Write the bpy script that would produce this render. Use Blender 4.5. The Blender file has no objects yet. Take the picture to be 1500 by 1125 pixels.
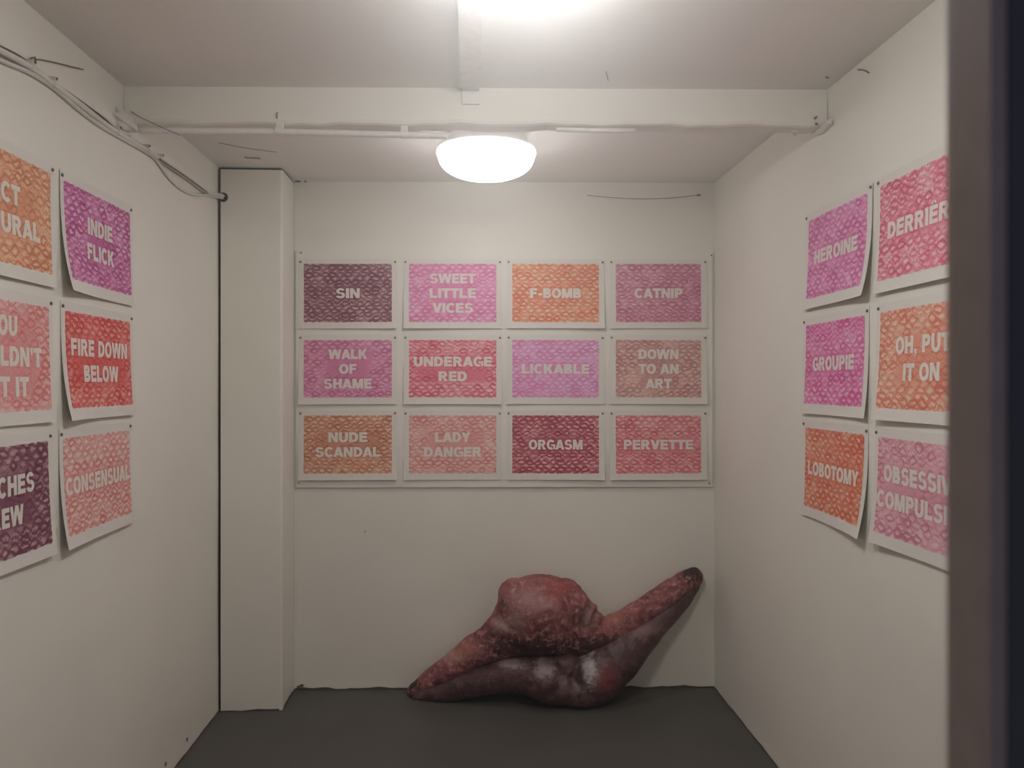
import bpy, bmesh, math, random
from mathutils import Vector, Matrix, noise as mnoise

random.seed(11)
S = bpy.context.scene
COL = S.collection

# ------------------------------------------------------------------ camera
FPX = 1180.0
CAM = Vector((0.0, 0.0, 1.31))
YAW = math.atan(60 / FPX)
cam_data = bpy.data.cameras.new('camera')
cam = bpy.data.objects.new('camera', cam_data)
COL.objects.link(cam)
cam.location = CAM
cam.rotation_euler = (math.pi / 2, 0, -YAW)
cam_data.sensor_width = 36
cam_data.lens = 36 * FPX / 1500
cam_data.clip_start = 0.02
cam_data.dof.use_dof = True
cam_data.dof.focus_distance = 3.0
cam_data.dof.aperture_fstop = 7.0
S.camera = cam

# ------------------------------------------------------------------ world, exposure
w = bpy.data.worlds.new('world')
S.world = w
w.use_nodes = True
_bg = w.node_tree.nodes['Background']           # the dim street outside: bluish dusk above, brownish below
_tc = w.node_tree.nodes.new('ShaderNodeTexCoord')
_sx = w.node_tree.nodes.new('ShaderNodeSeparateXYZ')
_cr = w.node_tree.nodes.new('ShaderNodeValToRGB')
w.node_tree.links.new(_tc.outputs['Generated'], _sx.inputs[0])
w.node_tree.links.new(_sx.outputs[2], _cr.inputs[0])
_cr.color_ramp.elements[0].position = 0.0
_cr.color_ramp.elements[0].color = (0.55, 0.52, 0.48, 1)
_cr.color_ramp.elements[1].position = 0.35
_cr.color_ramp.elements[1].color = (0.30, 0.42, 1.0, 1)
w.node_tree.links.new(_cr.outputs[0], _bg.inputs[0])
_bg.inputs[1].default_value = 0.17
S.view_settings.view_transform = 'Standard'
S.view_settings.look = 'None'
S.view_settings.gamma = 1
S.view_settings.use_curve_mapping = False
S.view_settings.exposure = 0.31
LAMP_STRENGTH = {'back': 10.5, 'front': 25.0}      # the nearer lamp gives the harder light
LAMP_COLOR = (1.0, 0.998, 0.985, 1)

# ------------------------------------------------------------------ the room's measures (metres)
XL, XR = -1.0102, 1.0484           # side walls
CEIL = 2.177
FRONT0, FRONT1 = 0.27, 0.30        # shop window wall, outside and inside face
BA = Vector((-0.738, 3.4886)); BB = Vector((1.0437, 3.4251))   # back wall line (a little out of square)
BD = (BB - BA).normalized()


def yback(x):
    return BA.y + (x - BA.x) * BD.y / BD.x


def pray(px, py):
    f = Vector((math.sin(YAW), math.cos(YAW), 0)); r = Vector((math.cos(YAW), -math.sin(YAW), 0))
    return f * FPX + r * (px - 750) + Vector((0, 0, -(py - 562.5)))


def on_x(px, py, x):
    d = pray(px, py)
    return CAM + d * (x / d.x)


def on_y(px, py, y):
    d = pray(px, py)
    return CAM + d * (y / d.y)


def on_z(px, py, z):
    d = pray(px, py)
    return CAM + d * ((z - CAM.z) / d.z)


def on_back(px, py, off=0.0):
    n = Vector((BD.y, -BD.x, 0))
    p0 = Vector((BA.x, BA.y, 0)) + n * off
    d = pray(px, py)
    return CAM + d * ((p0 - CAM).dot(n) / d.dot(n))


# ------------------------------------------------------------------ material helpers
class NT:
    def __init__(self, name):
        self.m = bpy.data.materials.new(name)
        self.m.use_nodes = True
        self.t = self.m.node_tree
        self.b = self.t.nodes['Principled BSDF']
        self.out = self.t.nodes['Material Output']

    def n(self, typ, **kw):
        nd = self.t.nodes.new(typ)
        for k, v in kw.items():
            setattr(nd, k, v)
        return nd

    def l(self, a, b):
        self.t.links.new(a, b)

    def math(self, op, a, b=None, c=None, clamp=False):
        nd = self.n('ShaderNodeMath', operation=op, use_clamp=clamp)
        for i, v in enumerate((a, b, c)):
            if v is None:
                continue
            if isinstance(v, (int, float)):
                nd.inputs[i].default_value = v
            else:
                self.l(v, nd.inputs[i])
        return nd.outputs[0]

    def mix(self, fac, a, b, mode='MIX'):
        nd = self.n('ShaderNodeMix', data_type='RGBA', blend_type=mode)
        for sock, v in ((nd.inputs[0], fac), (nd.inputs[6], a), (nd.inputs[7], b)):
            if isinstance(v, (int, float)):
                sock.default_value = v
            elif isinstance(v, tuple):
                sock.default_value = (*v[:3], 1)
            else:
                self.l(v, sock)
        return nd.outputs[2]

    def noise(self, scale, detail=3, vec=None, rough=0.5):
        nd = self.n('ShaderNodeTexNoise')
        nd.inputs['Scale'].default_value = scale
        nd.inputs['Detail'].default_value = detail
        nd.inputs['Roughness'].default_value = rough
        if vec is not None:
            self.l(vec, nd.inputs['Vector'])
        return nd.outputs[0]

    def bump(self, h, strength, dist=0.01):
        nd = self.n('ShaderNodeBump')
        nd.inputs['Strength'].default_value = strength
        nd.inputs['Distance'].default_value = dist
        self.l(h, nd.inputs['Height'])
        self.l(nd.outputs[0], self.b.inputs['Normal'])

    def ramp(self, fac, lo, hi):
        nd = self.n('ShaderNodeMapRange', clamp=True)
        self.l(fac, nd.inputs[0])
        nd.inputs[1].default_value = lo
        nd.inputs[2].default_value = hi
        return nd.outputs[0]


def plain(name, col, rough=0.6, metal=0.0, bump=0.0, bscale=60, var=0.06):
    k = NT(name)
    g = k.n('ShaderNodeTexCoord').outputs['Object']
    nz = k.noise(bscale, 4, g)
    k.l(k.mix(k.ramp(nz, 0.3, 0.7), tuple(c * (1 - var) for c in col), tuple(min(1, c * (1 + var)) for c in col)), k.b.inputs['Base Color'])
    k.b.inputs['Roughness'].default_value = rough
    k.b.inputs['Metallic'].default_value = metal
    if bump:
        k.bump(nz, bump, 0.004)
    return k.m


def wall_paint(name, col, patch=0.05):
    k = NT(name)
    g = k.n('ShaderNodeNewGeometry').outputs['Position']
    big = k.noise(1.6, 3, g)
    fine = k.noise(90, 4, g)
    lump = k.noise(7, 3, g)
    k.l(k.mix(k.ramp(big, 0.3, 0.7), tuple(c * (1 - patch) for c in col), tuple(c * (1 + patch * 0.6) for c in col)), k.b.inputs['Base Color'])
    k.b.inputs['Roughness'].default_value = 0.55
    k.b.inputs['Specular IOR Level'].default_value = 0.25
    h = k.math('ADD', k.math('MULTIPLY', fine, 0.05), lump)
    k.bump(h, 0.25, 0.006)
    return k.m


M = {}
M['wall'] = wall_paint('white_wall_paint', (0.855, 0.823, 0.745))
M['board'] = wall_paint('white_board_paint', (0.84, 0.805, 0.745), 0.02)
M['ceiling'] = wall_paint('white_ceiling_paint', (0.865, 0.83, 0.775))
k = NT('grey_floor_paint')
g = k.n('ShaderNodeNewGeometry').outputs['Position']
nz = k.noise(3.0, 5, g)
n2 = k.noise(40, 4, g)
k.l(k.mix(k.ramp(nz, 0.3, 0.7), (0.090, 0.083, 0.074), (0.108, 0.101, 0.090)), k.b.inputs['Base Color'])
k.b.inputs['Roughness'].default_value = 0.5
k.b.inputs['Specular IOR Level'].default_value = 0.3
k.bump(n2, 0.15, 0.003)
M['floor'] = k.m
M['paper'] = plain('white_cotton_paper', (0.79, 0.75, 0.695), 0.75, bump=0.05, bscale=400, var=0.01)
M['pin'] = plain('steel_pin', (0.20, 0.19, 0.18), 0.3, 0.8)
M['cable'] = plain('white_cable_sheath', (0.74, 0.71, 0.65), 0.45)
M['conduit'] = plain('white_plastic_conduit', (0.80, 0.77, 0.72), 0.4)
M['wire'] = plain('dark_wire', (0.12, 0.10, 0.085), 0.6)
M['hole'] = plain('shade_black', (0.012, 0.011, 0.010), 0.9)  # flat black for the shade inside the cable hole and column gaps
M['plaster'] = wall_paint('lumpy_plaster', (0.78, 0.75, 0.69))
M['frame'] = plain('brown_grey_frame', (0.42, 0.33, 0.27), 0.6)
M['outer'] = plain('dark_outer_wall', (0.10, 0.098, 0.10), 0.7)
M['lamp_base'] = plain('white_lamp_housing', (0.75, 0.74, 0.72), 0.4)

for which, strength in LAMP_STRENGTH.items():
    k = NT('lit_opal_diffuser_' + which)
    k.b.inputs['Base Color'].default_value = (0.9, 0.9, 0.9, 1)
    k.b.inputs['Emission Color'].default_value = LAMP_COLOR
    k.b.inputs['Emission Strength'].default_value = strength
    M['diffuser_' + which] = k.m

k = NT('clear_lamp_rim')
k.b.inputs['Base Color'].default_value = (0.9, 0.9, 0.9, 1)
k.b.inputs['Roughness'].default_value = 0.15
k.b.inputs['Transmission Weight'].default_value = 0.6
M['lamp_rim'] = k.m

# smeared shop window pane: clear, with a little forward scattering from the grime in it
k = NT('smeared_glass')
k.t.nodes.remove(k.b)
tr = k.n('ShaderNodeBsdfTransparent')
tr.inputs[0].default_value = (0.985, 0.985, 0.985, 1)
k.l(tr.outputs[0], k.out.inputs['Surface'])
ad = k.n('ShaderNodeAddShader')
for i, (dens, g_) in enumerate(((26.0, 0.84), (8.0, 0.95))):      # fine dust and greasy smears
    vs = k.n('ShaderNodeVolumeScatter')
    vs.inputs['Color'].default_value = (1, 1, 1, 1)
    vs.inputs['Density'].default_value = dens
    vs.inputs['Anisotropy'].default_value = g_
    k.l(vs.outputs[0], ad.inputs[i])
k.l(ad.outputs[0], k.out.inputs['Volume'])
M['glass'] = k.m


# ------------------------------------------------------------------ mesh helpers
def link(name, me, mat, parent=None, loc=None):
    o = bpy.data.objects.new(name, me)
    COL.objects.link(o)
    if mat is not None:
        me.materials.append(mat)
    if parent is not None:
        o.parent = parent
    if loc is not None:
        o.location = loc
    return o


def mesh(name, verts, faces, smooth=False):
    me = bpy.data.meshes.new(name)
    me.from_pydata([tuple(v) for v in verts], [], faces)
    me.update()
    if smooth:
        for p in me.polygons:
            p.use_smooth = True
    return me


def tag(o, label, cat, group=None, kind=None):
    o['label'] = label
    if cat:
        o['category'] = cat
    if group:
        o['group'] = group
    if kind:
        o['kind'] = kind
    return o


def empty(name, loc):
    o = bpy.data.objects.new(name, None)
    o.empty_display_size = 0.05
    o.location = loc
    COL.objects.link(o)
    return o


def box_vf(x0, x1, y0, y1, z0, z1):
    v = [(x0, y0, z0), (x1, y0, z0), (x1, y1, z0), (x0, y1, z0), (x0, y0, z1), (x1, y0, z1), (x1, y1, z1), (x0, y1, z1)]
    f = [(0, 3, 2, 1), (4, 5, 6, 7), (0, 1, 5, 4), (1, 2, 6, 5), (2, 3, 7, 6), (3, 0, 4, 7)]
    return v, f


class MB:
    def __init__(self):
        self.v, self.f = [], []

    def add(self, v, f):
        o = len(self.v)
        self.v += [Vector(p) for p in v]
        self.f += [tuple(i + o for i in q) for q in f]

    def box(self, *a):
        self.add(*box_vf(*a))

    def tube(self, pts, r, n=10, cap=True):
        pts = [Vector(p) for p in pts]
        vs, fs = [], []
        up = None
        for i, p in enumerate(pts):
            d = (pts[min(i + 1, len(pts) - 1)] - pts[max(i - 1, 0)]).normalized()
            if up is None:
                up = d.orthogonal().normalized()
            up = (up - d * up.dot(d)).normalized()
            s = d.cross(up)
            rr = r[i] if isinstance(r, (list, tuple)) else r
            for j in range(n):
                a = 2 * math.pi * j / n
                vs.append(p + up * (math.cos(a) * rr) + s * (math.sin(a) * rr))
        for i in range(len(pts) - 1):
            for j in range(n):
                fs.append((i * n + j, i * n + (j + 1) % n, (i + 1) * n + (j + 1) % n, (i + 1) * n + j))
        if cap:
            fs.append(tuple(reversed(range(n))))
            fs.append(tuple((len(pts) - 1) * n + j for j in range(n)))
        self.add(vs, fs)

    def lathe(self, prof, c, axis=Vector((0, 0, 1)), n=48):
        c = Vector(c)
        axis = axis.normalized()
        a1 = axis.orthogonal().normalized(); a2 = axis.cross(a1)
        vs, fs = [], []
        for r, h in prof:
            for j in range(n):
                a = 2 * math.pi * j / n
                vs.append(c + axis * h + (a1 * math.cos(a) + a2 * math.sin(a)) * r)
        for i in range(len(prof) - 1):
            for j in range(n):
                fs.append((i * n + j, i * n + (j + 1) % n, (i + 1) * n + (j + 1) % n, (i + 1) * n + j))
        fs.append(tuple(reversed(range(n))))
        fs.append(tuple((len(prof) - 1) * n + j for j in range(n)))
        self.add(vs, fs)

    def build(self, name, mat, parent=None, smooth=False, origin=None):
        o = Vector(origin) if origin is not None else Vector((0, 0, 0))
        me = mesh(name, [v - o for v in self.v], self.f, smooth)
        return link(name, me, mat, parent, None if (origin is None or parent is not None) else o)


def spline(pts, k=6):
    pts = [Vector(p) for p in pts]
    if len(pts) < 3:
        return pts
    out = []
    for i in range(len(pts) - 1):
        p0, p1, p2, p3 = pts[max(i - 1, 0)], pts[i], pts[i + 1], pts[min(i + 2, len(pts) - 1)]
        for j in range(k):
            t = j / k
            out.append(0.5 * ((2 * p1) + (p2 - p0) * t + (2 * p0 - 5 * p1 + 4 * p2 - p3) * t * t + (3 * p1 - p0 - 3 * p2 + p3) * t ** 3))
    out.append(pts[-1])
    return out


def struct(o, label=None, cat=None):
    o['kind'] = 'structure'
    if label:
        o['label'] = label
        o['category'] = cat
    return o


# ------------------------------------------------------------------ setting: the room
def wavy_lip(mb, a, b, n, lo=0.004, hi=0.014, step=0.02):
    """grey paint brushed up the foot of a wall, with an uneven edge"""
    a, b = Vector(a), Vector(b)
    cnt = max(2, int((b - a).length / step))
    vs = []
    for i in range(cnt + 1):
        p = a.lerp(b, i / cnt) + Vector(n) * 0.0015
        t = i * 0.37
        h = lo + (hi - lo) * (0.5 + 0.3 * math.sin(t * 1.3 + a.x * 9) + 0.2 * math.sin(t * 3.1) + random.uniform(-0.18, 0.18))
        vs += [p, p + Vector((0, 0, max(0.001, h)))]
    mb.add(vs, [(2 * i, 2 * i + 2, 2 * i + 3, 2 * i + 1) for i in range(cnt)])


CX0, CX1, CY = XL + 0.011, -0.756, 3.2735     # boxed-in pipe column in the back corner
mb = MB()
YB = 3.62
mb.box(XL - 0.1, XR + 0.1, 0.0, YB, -0.1, 0.0)
wavy_lip(mb, (XL, FRONT1, 0), (XL, CY, 0), (1, 0, 0), 0.002, 0.006)
wavy_lip(mb, (XR, FRONT1, 0), (XR, yback(XR), 0), (-1, 0, 0), 0.002, 0.007)
wavy_lip(mb, (CX1, yback(CX1), 0), (XR, yback(XR), 0), (0, -1, 0))
wavy_lip(mb, (CX0, CY, 0), (CX1 - 0.012, CY, 0), (0, -1, 0), 0.002, 0.010)
wavy_lip(mb, (CX1, CY + 0.015, 0), (CX1, yback(CX1), 0), (1, 0, 0))
struct(mb.build('floor', M['floor']), 'floor painted dark grey with an uneven painted edge along the walls', 'floor')

mb = MB(); mb.box(XL - 0.1, XR + 0.1, FRONT1, YB, CEIL, CEIL + 0.1)
struct(mb.build('ceiling', M['ceiling']), 'white painted ceiling above the small room', 'ceiling')


def rough_wall(name, a, b, n, thick, lab):
    """a plastered wall: fine grid with slight unevenness, and a body behind it"""
    a, b, n = Vector(a), Vector(b), Vector(n)
    nu, nv = 60, 44
    vs, fs = [], []
    for i in range(nu + 1):
        for j in range(nv + 1):
            u, v = i / nu, j / nv
            p = a.lerp(b, u); p.z = CEIL * v
            d = 0.0012 * math.sin(7 * u + 3 * v * 2) + 0.0010 * math.sin(13 * v + 5 * u)
            if i in (0, nu) or j in (0, nv):
                d = 0
            vs.append(p - n * abs(d))
            if i < nu and j < nv:
                q = i * (nv + 1) + j
                fs.append((q, q + nv + 1, q + nv + 2, q + 1))
    o = len(vs)
    for p, z in ((a, 0), (b, 0), (b, CEIL), (a, CEIL)):
        vs.append(Vector((p.x, p.y, z)) - n * thick)
    q = lambda i, j: i * (nv + 1) + j
    fs.append((o + 3, o + 2, o + 1, o))
    fs.append(tuple([o, o + 1] + [q(i, 0) for i in range(nu, -1, -1)]))
    fs.append(tuple([o + 2, o + 3] + [q(i, nv) for i in range(0, nu + 1)]))
    fs.append(tuple([o + 3, o] + [q(0, j) for j in range(0, nv + 1)]))
    fs.append(tuple([o + 1, o + 2] + [q(nu, j) for j in range(nv, -1, -1)]))
    return struct(link(name, mesh(name, vs, fs, False), M['wall']), lab, 'wall')


rough_wall('wall_left', (XL, FRONT1, 0), (XL, yback(XL), 0), (1, 0, 0), 0.1, 'white plastered side wall with a cable running along its top')
rough_wall('wall_right', (XR, yback(XR), 0), (XR, FRONT1, 0), (-1, 0, 0), 0.1, 'white plastered side wall meeting the dark window jamb')
rough_wall('wall_back', (XL, yback(XL), 0), (XR, yback(XR), 0), (BD.y, -BD.x, 0), 0.1, 'white end wall with the poster board and the red sculpture before it')

# front wall with the shop window the photograph was taken through
WX0, WX1, WZ0, WZ1 = -0.80, 0.1825, 1.00, 1.72
mb = MB()
mb.box(XL - 0.1, WX0 - 0.05, FRONT0, FRONT1, 0, CEIL + 0.1)
mb.box(WX1 + 0.0065, XR + 0.1, FRONT0 + 0.004, FRONT1, 0, CEIL + 0.1)
mb.box(WX0 - 0.05, WX1 + 0.0065, FRONT0, FRONT1, 0, WZ0 - 0.05)
mb.box(WX0 - 0.05, WX1 + 0.0065, FRONT0, FRONT1, WZ1 + 0.05, CEIL + 0.1)
wf = struct(mb.build('wall_front', M['outer']), 'dark outer wall beside the window opening', 'wall')
mb = MB()   # white plaster on the room's side
mb.box(XL, WX0 - 0.05, FRONT1 + 0.0005, FRONT1 + 0.010, 0.001, CEIL - 0.001)
mb.box(WX1 + 0.02, XR, FRONT1 + 0.0005, FRONT1 + 0.010, 0.001, CEIL - 0.001)
mb.box(WX0 - 0.05, WX1 + 0.02, FRONT1 + 0.0005, FRONT1 + 0.010, 0.001, WZ0 - 0.05)
mb.box(WX0 - 0.05, WX1 + 0.02, FRONT1 + 0.0005, FRONT1 + 0.010, WZ1 + 0.05, CEIL - 0.001)
mb.build('inner_plaster', M['wall'], wf)
mb = MB(); mb.box(WX0, WX1 - 0.0005, FRONT1 - 0.006, FRONT1 - 0.001, WZ0, WZ1)
win = mb.build('window_1', M['glass'])
struct(win, 'clear smeared window pane between the viewer and the white room', 'window')
mb = MB()
fy0, fy1 = FRONT0 - 0.004, FRONT1 + 0.0
mb.box(WX0 - 0.05, WX0 - 0.0005, fy0, fy1, WZ0 - 0.05, WZ1 + 0.05)
mb.box(WX0 - 0.0005, WX1, fy0, fy1, WZ0 - 0.05, WZ0 - 0.0005)
mb.box(WX0 - 0.0005, WX1, fy0, fy1, WZ1 + 0.0005, WZ1 + 0.05)
mb.build('window_frame', M['frame'], win)
mb = MB()
mb.box(WX1, WX1 + 0.006, FRONT0 + 0.0045, FRONT1 + 0.0005, WZ0 - 0.05, WZ1 + 0.05)
mb.build('window_jamb', M['frame'], win)

# beam across the ceiling
mb = MB()
by0, by1, bz = 2.362, 2.427, 2.0705


def ybeam(x):
    return by0 - 0.078 * ((x - XL) / (XR - XL) - 0.5)


def on_beam(px, py, out):
    p = on_y(px, py, by0)
    for _ in range(4):
        p = on_y(px, py, ybeam(p.x) - out)
    return p


N = 40
prof = [(by0, CEIL + 0.001), (by0, bz + 0.012), (by0 + 0.004, bz + 0.004), (by0 + 0.012, bz), (by1, bz), (by1, CEIL + 0.001)]
vs, fs = [], []
for i in range(N + 1):
    x = XL + (XR - XL) * i / N
    skew = ybeam(x) - by0
    e = 0.0025 * math.sin(i * 1.1) + 0.002 * math.sin(i * 2.7)
    for (y, z) in prof:
        vs.append((x, y + skew, z + (e if z < CEIL - 0.02 else 0)))
P = len(prof)
for i in range(N):
    for j in range(P - 1):
        fs.append((i * P + j, i * P + j + 1, (i + 1) * P + j + 1, (i + 1) * P + j))
beam = link('trim_1', mesh('trim_1', vs, fs, False), M['wall'])
struct(beam, 'white painted beam crossing the ceiling between the two lamps', 'beam')

# boxed-in column in the back corner
bm = bmesh.new()
v, f = box_vf(CX0, CX1, CY, yback(CX1) - 0.002, 0.001, CEIL - 0.009)
bv = [bm.verts.new(p) for p in v]
for q in f:
    bm.faces.new([bv[i] for i in q])
bm.edges.ensure_lookup_table()
ed = [e for e in bm.edges if all(abs(x.co.x - CX1) < 1e-6 and abs(x.co.y - CY) < 1e-6 for x in e.verts)]
bmesh.ops.bevel(bm, geom=ed, offset=0.010, segments=4, affect='EDGES', profile=0.5)
bmesh.ops.recalc_face_normals(bm, faces=bm.faces)
me = bpy.data.meshes.new('trim_2'); bm.to_mesh(me); bm.free()
column = link('trim_2', me, M['wall'])
struct(column, 'white boxed-in pipe column in the far corner, dark gaps along its edges', 'column')
hp = on_y(327, 289, CY)
mb = MB(); mb.lathe([(0.019, 0), (0.019, 0.0015), (0.017, 0.0018)], (hp.x, CY - 0.0002, hp.z), Vector((0, -1, 0)), 28)
mb.build('cable_hole', M['hole'], column)
mb = MB()   # black strips standing in for shade in the open gaps: down the side wall, under the ceiling and at the back wall
mb.box(XL + 0.0005, CX0 - 0.0003, CY + 0.010, CY + 0.012, 0.01, CEIL - 0.001)
mb.box(CX0, CX1 - 0.012, CY + 0.006, CY + 0.008, CEIL - 0.0088, CEIL - 0.0003)
mb.box(CX1 - 0.010, CX1 - 0.006, CY + 0.012, yback(CX1) - 0.004, CEIL - 0.0088, CEIL - 0.0003)
mb.build('gap_shade', M['hole'], column)

# ------------------------------------------------------------------ ceiling lamps and their trunking


def ceiling_lamp(x, y, r, drop, which, label):
    t = empty('ceiling_lamp', (x, y, CEIL))
    tag(t, label, 'ceiling lamp', 'round ceiling lamps')
    d = Vector((0, 0, -1))
    z = (0, 0, 0)
    mb = MB(); mb.lathe([(r * 0.72, 0.0), (r * 0.80, 0.012), (r * 0.92, drop * 0.75), (r * 0.94, drop)], z, d, 64)
    mb.build('housing', M['lamp_base'], t, True)
    mb = MB()
    mb.lathe([(r * 0.94, drop - 0.012), (r, drop - 0.010), (r * 1.0, drop + 0.004), (r * 0.975, drop + 0.006)], z, d, 64)
    mb.build('rim', M['lamp_rim'], t, True)
    mb = MB()
    dd = 0.080
    pr = [(r * 0.965 * math.cos(a) ** 0.75, drop + 0.004 + dd * math.sin(a) ** 0.9) for a in [i * math.pi / 2 / 14 for i in range(14)]] + [(0.004, drop + 0.004 + dd)]
    mb.lathe(pr, z, d, 64)
    mb.build('diffuser', M['diffuser_' + which], t, True)
    return t


ceiling_lamp(0.053, 2.80, 0.174, 0.068, 'back', 'glowing round white ceiling lamp behind the beam, whole in view')
ceiling_lamp(0.104, 1.482, 0.174, 0.060, 'front', 'glowing round white ceiling lamp before the beam, cut by the top edge')

mb = MB()
a = on_z(684, 0, CEIL); b = on_z(690, 140, CEIL)
yb_ = ybeam(b.x)
mb.box(b.x - 0.030, b.x + 0.026, 1.30, 2.285, CEIL - 0.022, CEIL - 0.0005)
mb.box(b.x - 0.026, b.x + 0.024, 2.285, yb_ - 0.001, CEIL - 0.012, CEIL - 0.0005)
mb.box(b.x - 0.026, b.x + 0.024, yb_ - 0.012, yb_ - 0.001, CEIL - 0.050, CEIL - 0.0125)
tr = mb.build('cable_trunking', M['conduit'], origin=(b.x, 1.9, CEIL))
tag(tr, 'flat white cable trunking along the ceiling up to the beam', 'cable trunking')

# conduit along the lower front edge of the beam


def beam_pt(px, py, out=0.012):
    return on_beam(px, py, out)


t = empty('conduit_pipe', beam_pt(205, 187))
tag(t, 'thin white conduit pipe running along the lower edge of the beam', 'pipe')
o = t.location.copy()
pts = [beam_pt(204, 191), beam_pt(300, 192), beam_pt(410, 193), beam_pt(520, 196), beam_pt(610, 198), beam_pt(655, 199)]
mb = MB(); mb.tube(spline(pts, 4), 0.0095, 12); mb.build('pipe', M['conduit'], t, True, o)
for px_, py_ in ((409, 191), (592, 197)):
    c = beam_pt(px_, py_)
    mb = MB()
    mb.tube([c - Vector((0.010, 0, 0)), c + Vector((0.010, 0, 0))], 0.0125, 14)
    mb.box(c.x - 0.009, c.x + 0.009, c.y - 0.002, c.y + 0.020, c.z + 0.006, c.z + 0.026)
    mb.build('pipe_clip', M['conduit'], t, False, o)
mb = MB()
pts = [beam_pt(815, 190), beam_pt(872, 191), beam_pt(930, 191)]
mb.tube(pts, 0.007, 10)
o2 = mb.build('conduit_pipe', M['conduit'], None, True, pts[1])
tag(o2, 'short white conduit stub on the beam above the far lamp, beyond its glare', 'pipe')

# plaster lump where the beam meets the cable wall


def lump(name, c, sc, seed, mat, label, cat):
    bm = bmesh.new()
    bmesh.ops.create_icosphere(bm, subdivisions=4, radius=1)
    rnd = random.Random(seed)
    ph = [rnd.uniform(0, 6) for _ in range(6)]
    for v in bm.verts:
        n = v.co.copy()
        d = 1 + 0.16 * math.sin(3 * n.x + ph[0]) * math.sin(4 * n.y + ph[1]) + 0.10 * math.sin(7 * n.z + ph[2] + 3 * n.x) + 0.05 * math.sin(13 * n.y + ph[3])
        v.co = Vector((n.x * sc[0], n.y * sc[1], n.z * sc[2])) * d
    me = bpy.data.meshes.new(name); bm.to_mesh(me); bm.free()
    for p in me.polygons:
        p.use_smooth = True
    return tag(link(name, me, mat, None, c), label, cat)


lump('plaster_lump', (XL + 0.004, 2.40, 2.075), (0.022, 0.070, 0.026), 3, M['plaster'], 'rough white plaster lump where the beam meets the cabled wall', 'plaster')
lump('plaster_lump', (XR - 0.002, 2.34, 2.070), (0.016, 0.060, 0.014), 5, M['plaster'], 'rough white plaster lump under the beam end, away from the cables', 'plaster')

# cables on the side wall
main_px = [(-40, 52), (0, 74), (43, 97), (75, 121), (115, 151), (160, 186), (205, 213), (233, 232), (270, 257), (303, 281), (322, 287)]


def wall_pts(pxs, off):
    return [on_x(x, y, XL + off) for x, y in pxs]


t = empty('electric_cable', on_x(115, 151, XL))
tag(t, 'thick white electric cable clipped along the top of the side wall', 'cable')
o = t.location.copy()
p = wall_pts(main_px[:-1], 0.010)
p.append(Vector((hp.x - 0.004, CY - 0.012, hp.z + 0.004)))
p.append(Vector((hp.x + 0.004, CY - 0.001, hp.z)))
mb = MB(); mb.tube(spline(p, 6), 0.0075, 10); mb.build('sheath', M['cable'], t, True, o)
for (x, y) in ((43, 97), (75, 121), (170, 192), (213, 218), (233, 232)):
    c = on_x(x, y, XL + 0.006)
    mb = MB()
    mb.box(c.x - 0.006, c.x + 0.012, c.y - 0.006, c.y + 0.006, c.z - 0.011, c.z + 0.013)
    mb.build('cable_clip', M['cable'], t, False, o)
    mb = MB(); mb.tube([c + Vector((0.012, 0, 0.009)), c + Vector((0.015, 0.001, 0.010))], 0.0035, 8)
    mb.build('clip_nail', M['wire'], t, False, o)

second = [(-40, 68), (0, 88), (43, 106), (80, 130), (115, 160), (150, 186), (190, 209), (224, 229), (236, 244), (246, 258), (262, 274), (282, 284), (305, 286)]
p = wall_pts(second, 0.0055) + [Vector((hp.x - 0.006, CY - 0.010, hp.z - 0.004)), Vector((hp.x + 0.002, CY - 0.001, hp.z - 0.005))]
mb = MB(); mb.tube(spline(p, 6), 0.0052, 10)
tag(mb.build('electric_cable', M['cable'], None, True, p[4]), 'thinner white electric cable hanging in a loop below the thick one', 'cable')

third = [(-40, 46), (0, 68), (30, 84), (60, 108), (110, 143), (150, 172), (172, 192), (190, 201)]
p = wall_pts(third, 0.004)
mb = MB(); mb.tube(spline(p, 5), 0.0035, 8)
tag(mb.build('thin_wire', M['wire'], None, True, p[3]), 'thin dark wire tucked above the thick white cable on the wall', 'wire')
p = wall_pts([(234, 233), (252, 245), (270, 257), (288, 270), (304, 282)], 0.018)
mb = MB(); mb.tube(spline(p, 5), 0.0022, 6)
tag(mb.build('thin_wire', M['wire'], None, True, p[2]), 'short dark wire running down to the hole in the column', 'wire')

# loose ends of wire, hooks and nails


def wire(pts, r, label, cat='wire', name='loose_wire', mat='wire'):
    mb = MB(); mb.tube(spline(pts, 5), r, 6)
    return tag(mb.build(name, M[mat], None, True, pts[len(pts) // 2]), label, cat)


wire(wall_pts([(45, 86), (52, 84), (49, 92), (55, 87), (82, 92), (122, 102)], 0.008), 0.0016, 'loose twist of wire sticking out above the cables on the side wall')
wire([on_beam(192, 163, 0.004), on_beam(206, 172, 0.006), on_beam(238, 187, 0.028), on_beam(264, 198, 0.030)], 0.0011, 'fine wire strand drooping from the plaster lump over the conduit pipe', name='wire_strand')
wire([on_z(320, 209, CEIL - 0.002), on_z(360, 217, CEIL - 0.003), on_z(405, 223, CEIL - 0.002)], 0.0009, 'hair-thin wire on the ceiling above the column', name='wire_strand')
wire([on_z(359, 230, CEIL - 0.001), on_z(361, 231, CEIL - 0.008), on_z(378, 232, CEIL - 0.008), on_z(380, 233, CEIL - 0.001)], 0.0022, 'small rusty staple in the ceiling just above the column', 'staple', 'ceiling_staple')
wire([on_beam(406, 165, 0.001), on_beam(405.5, 170, 0.007), on_beam(406, 173, 0.001)], 0.0018, 'tiny dark hook on the beam above the pipe clip', 'hook', 'wire_hook')
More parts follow.
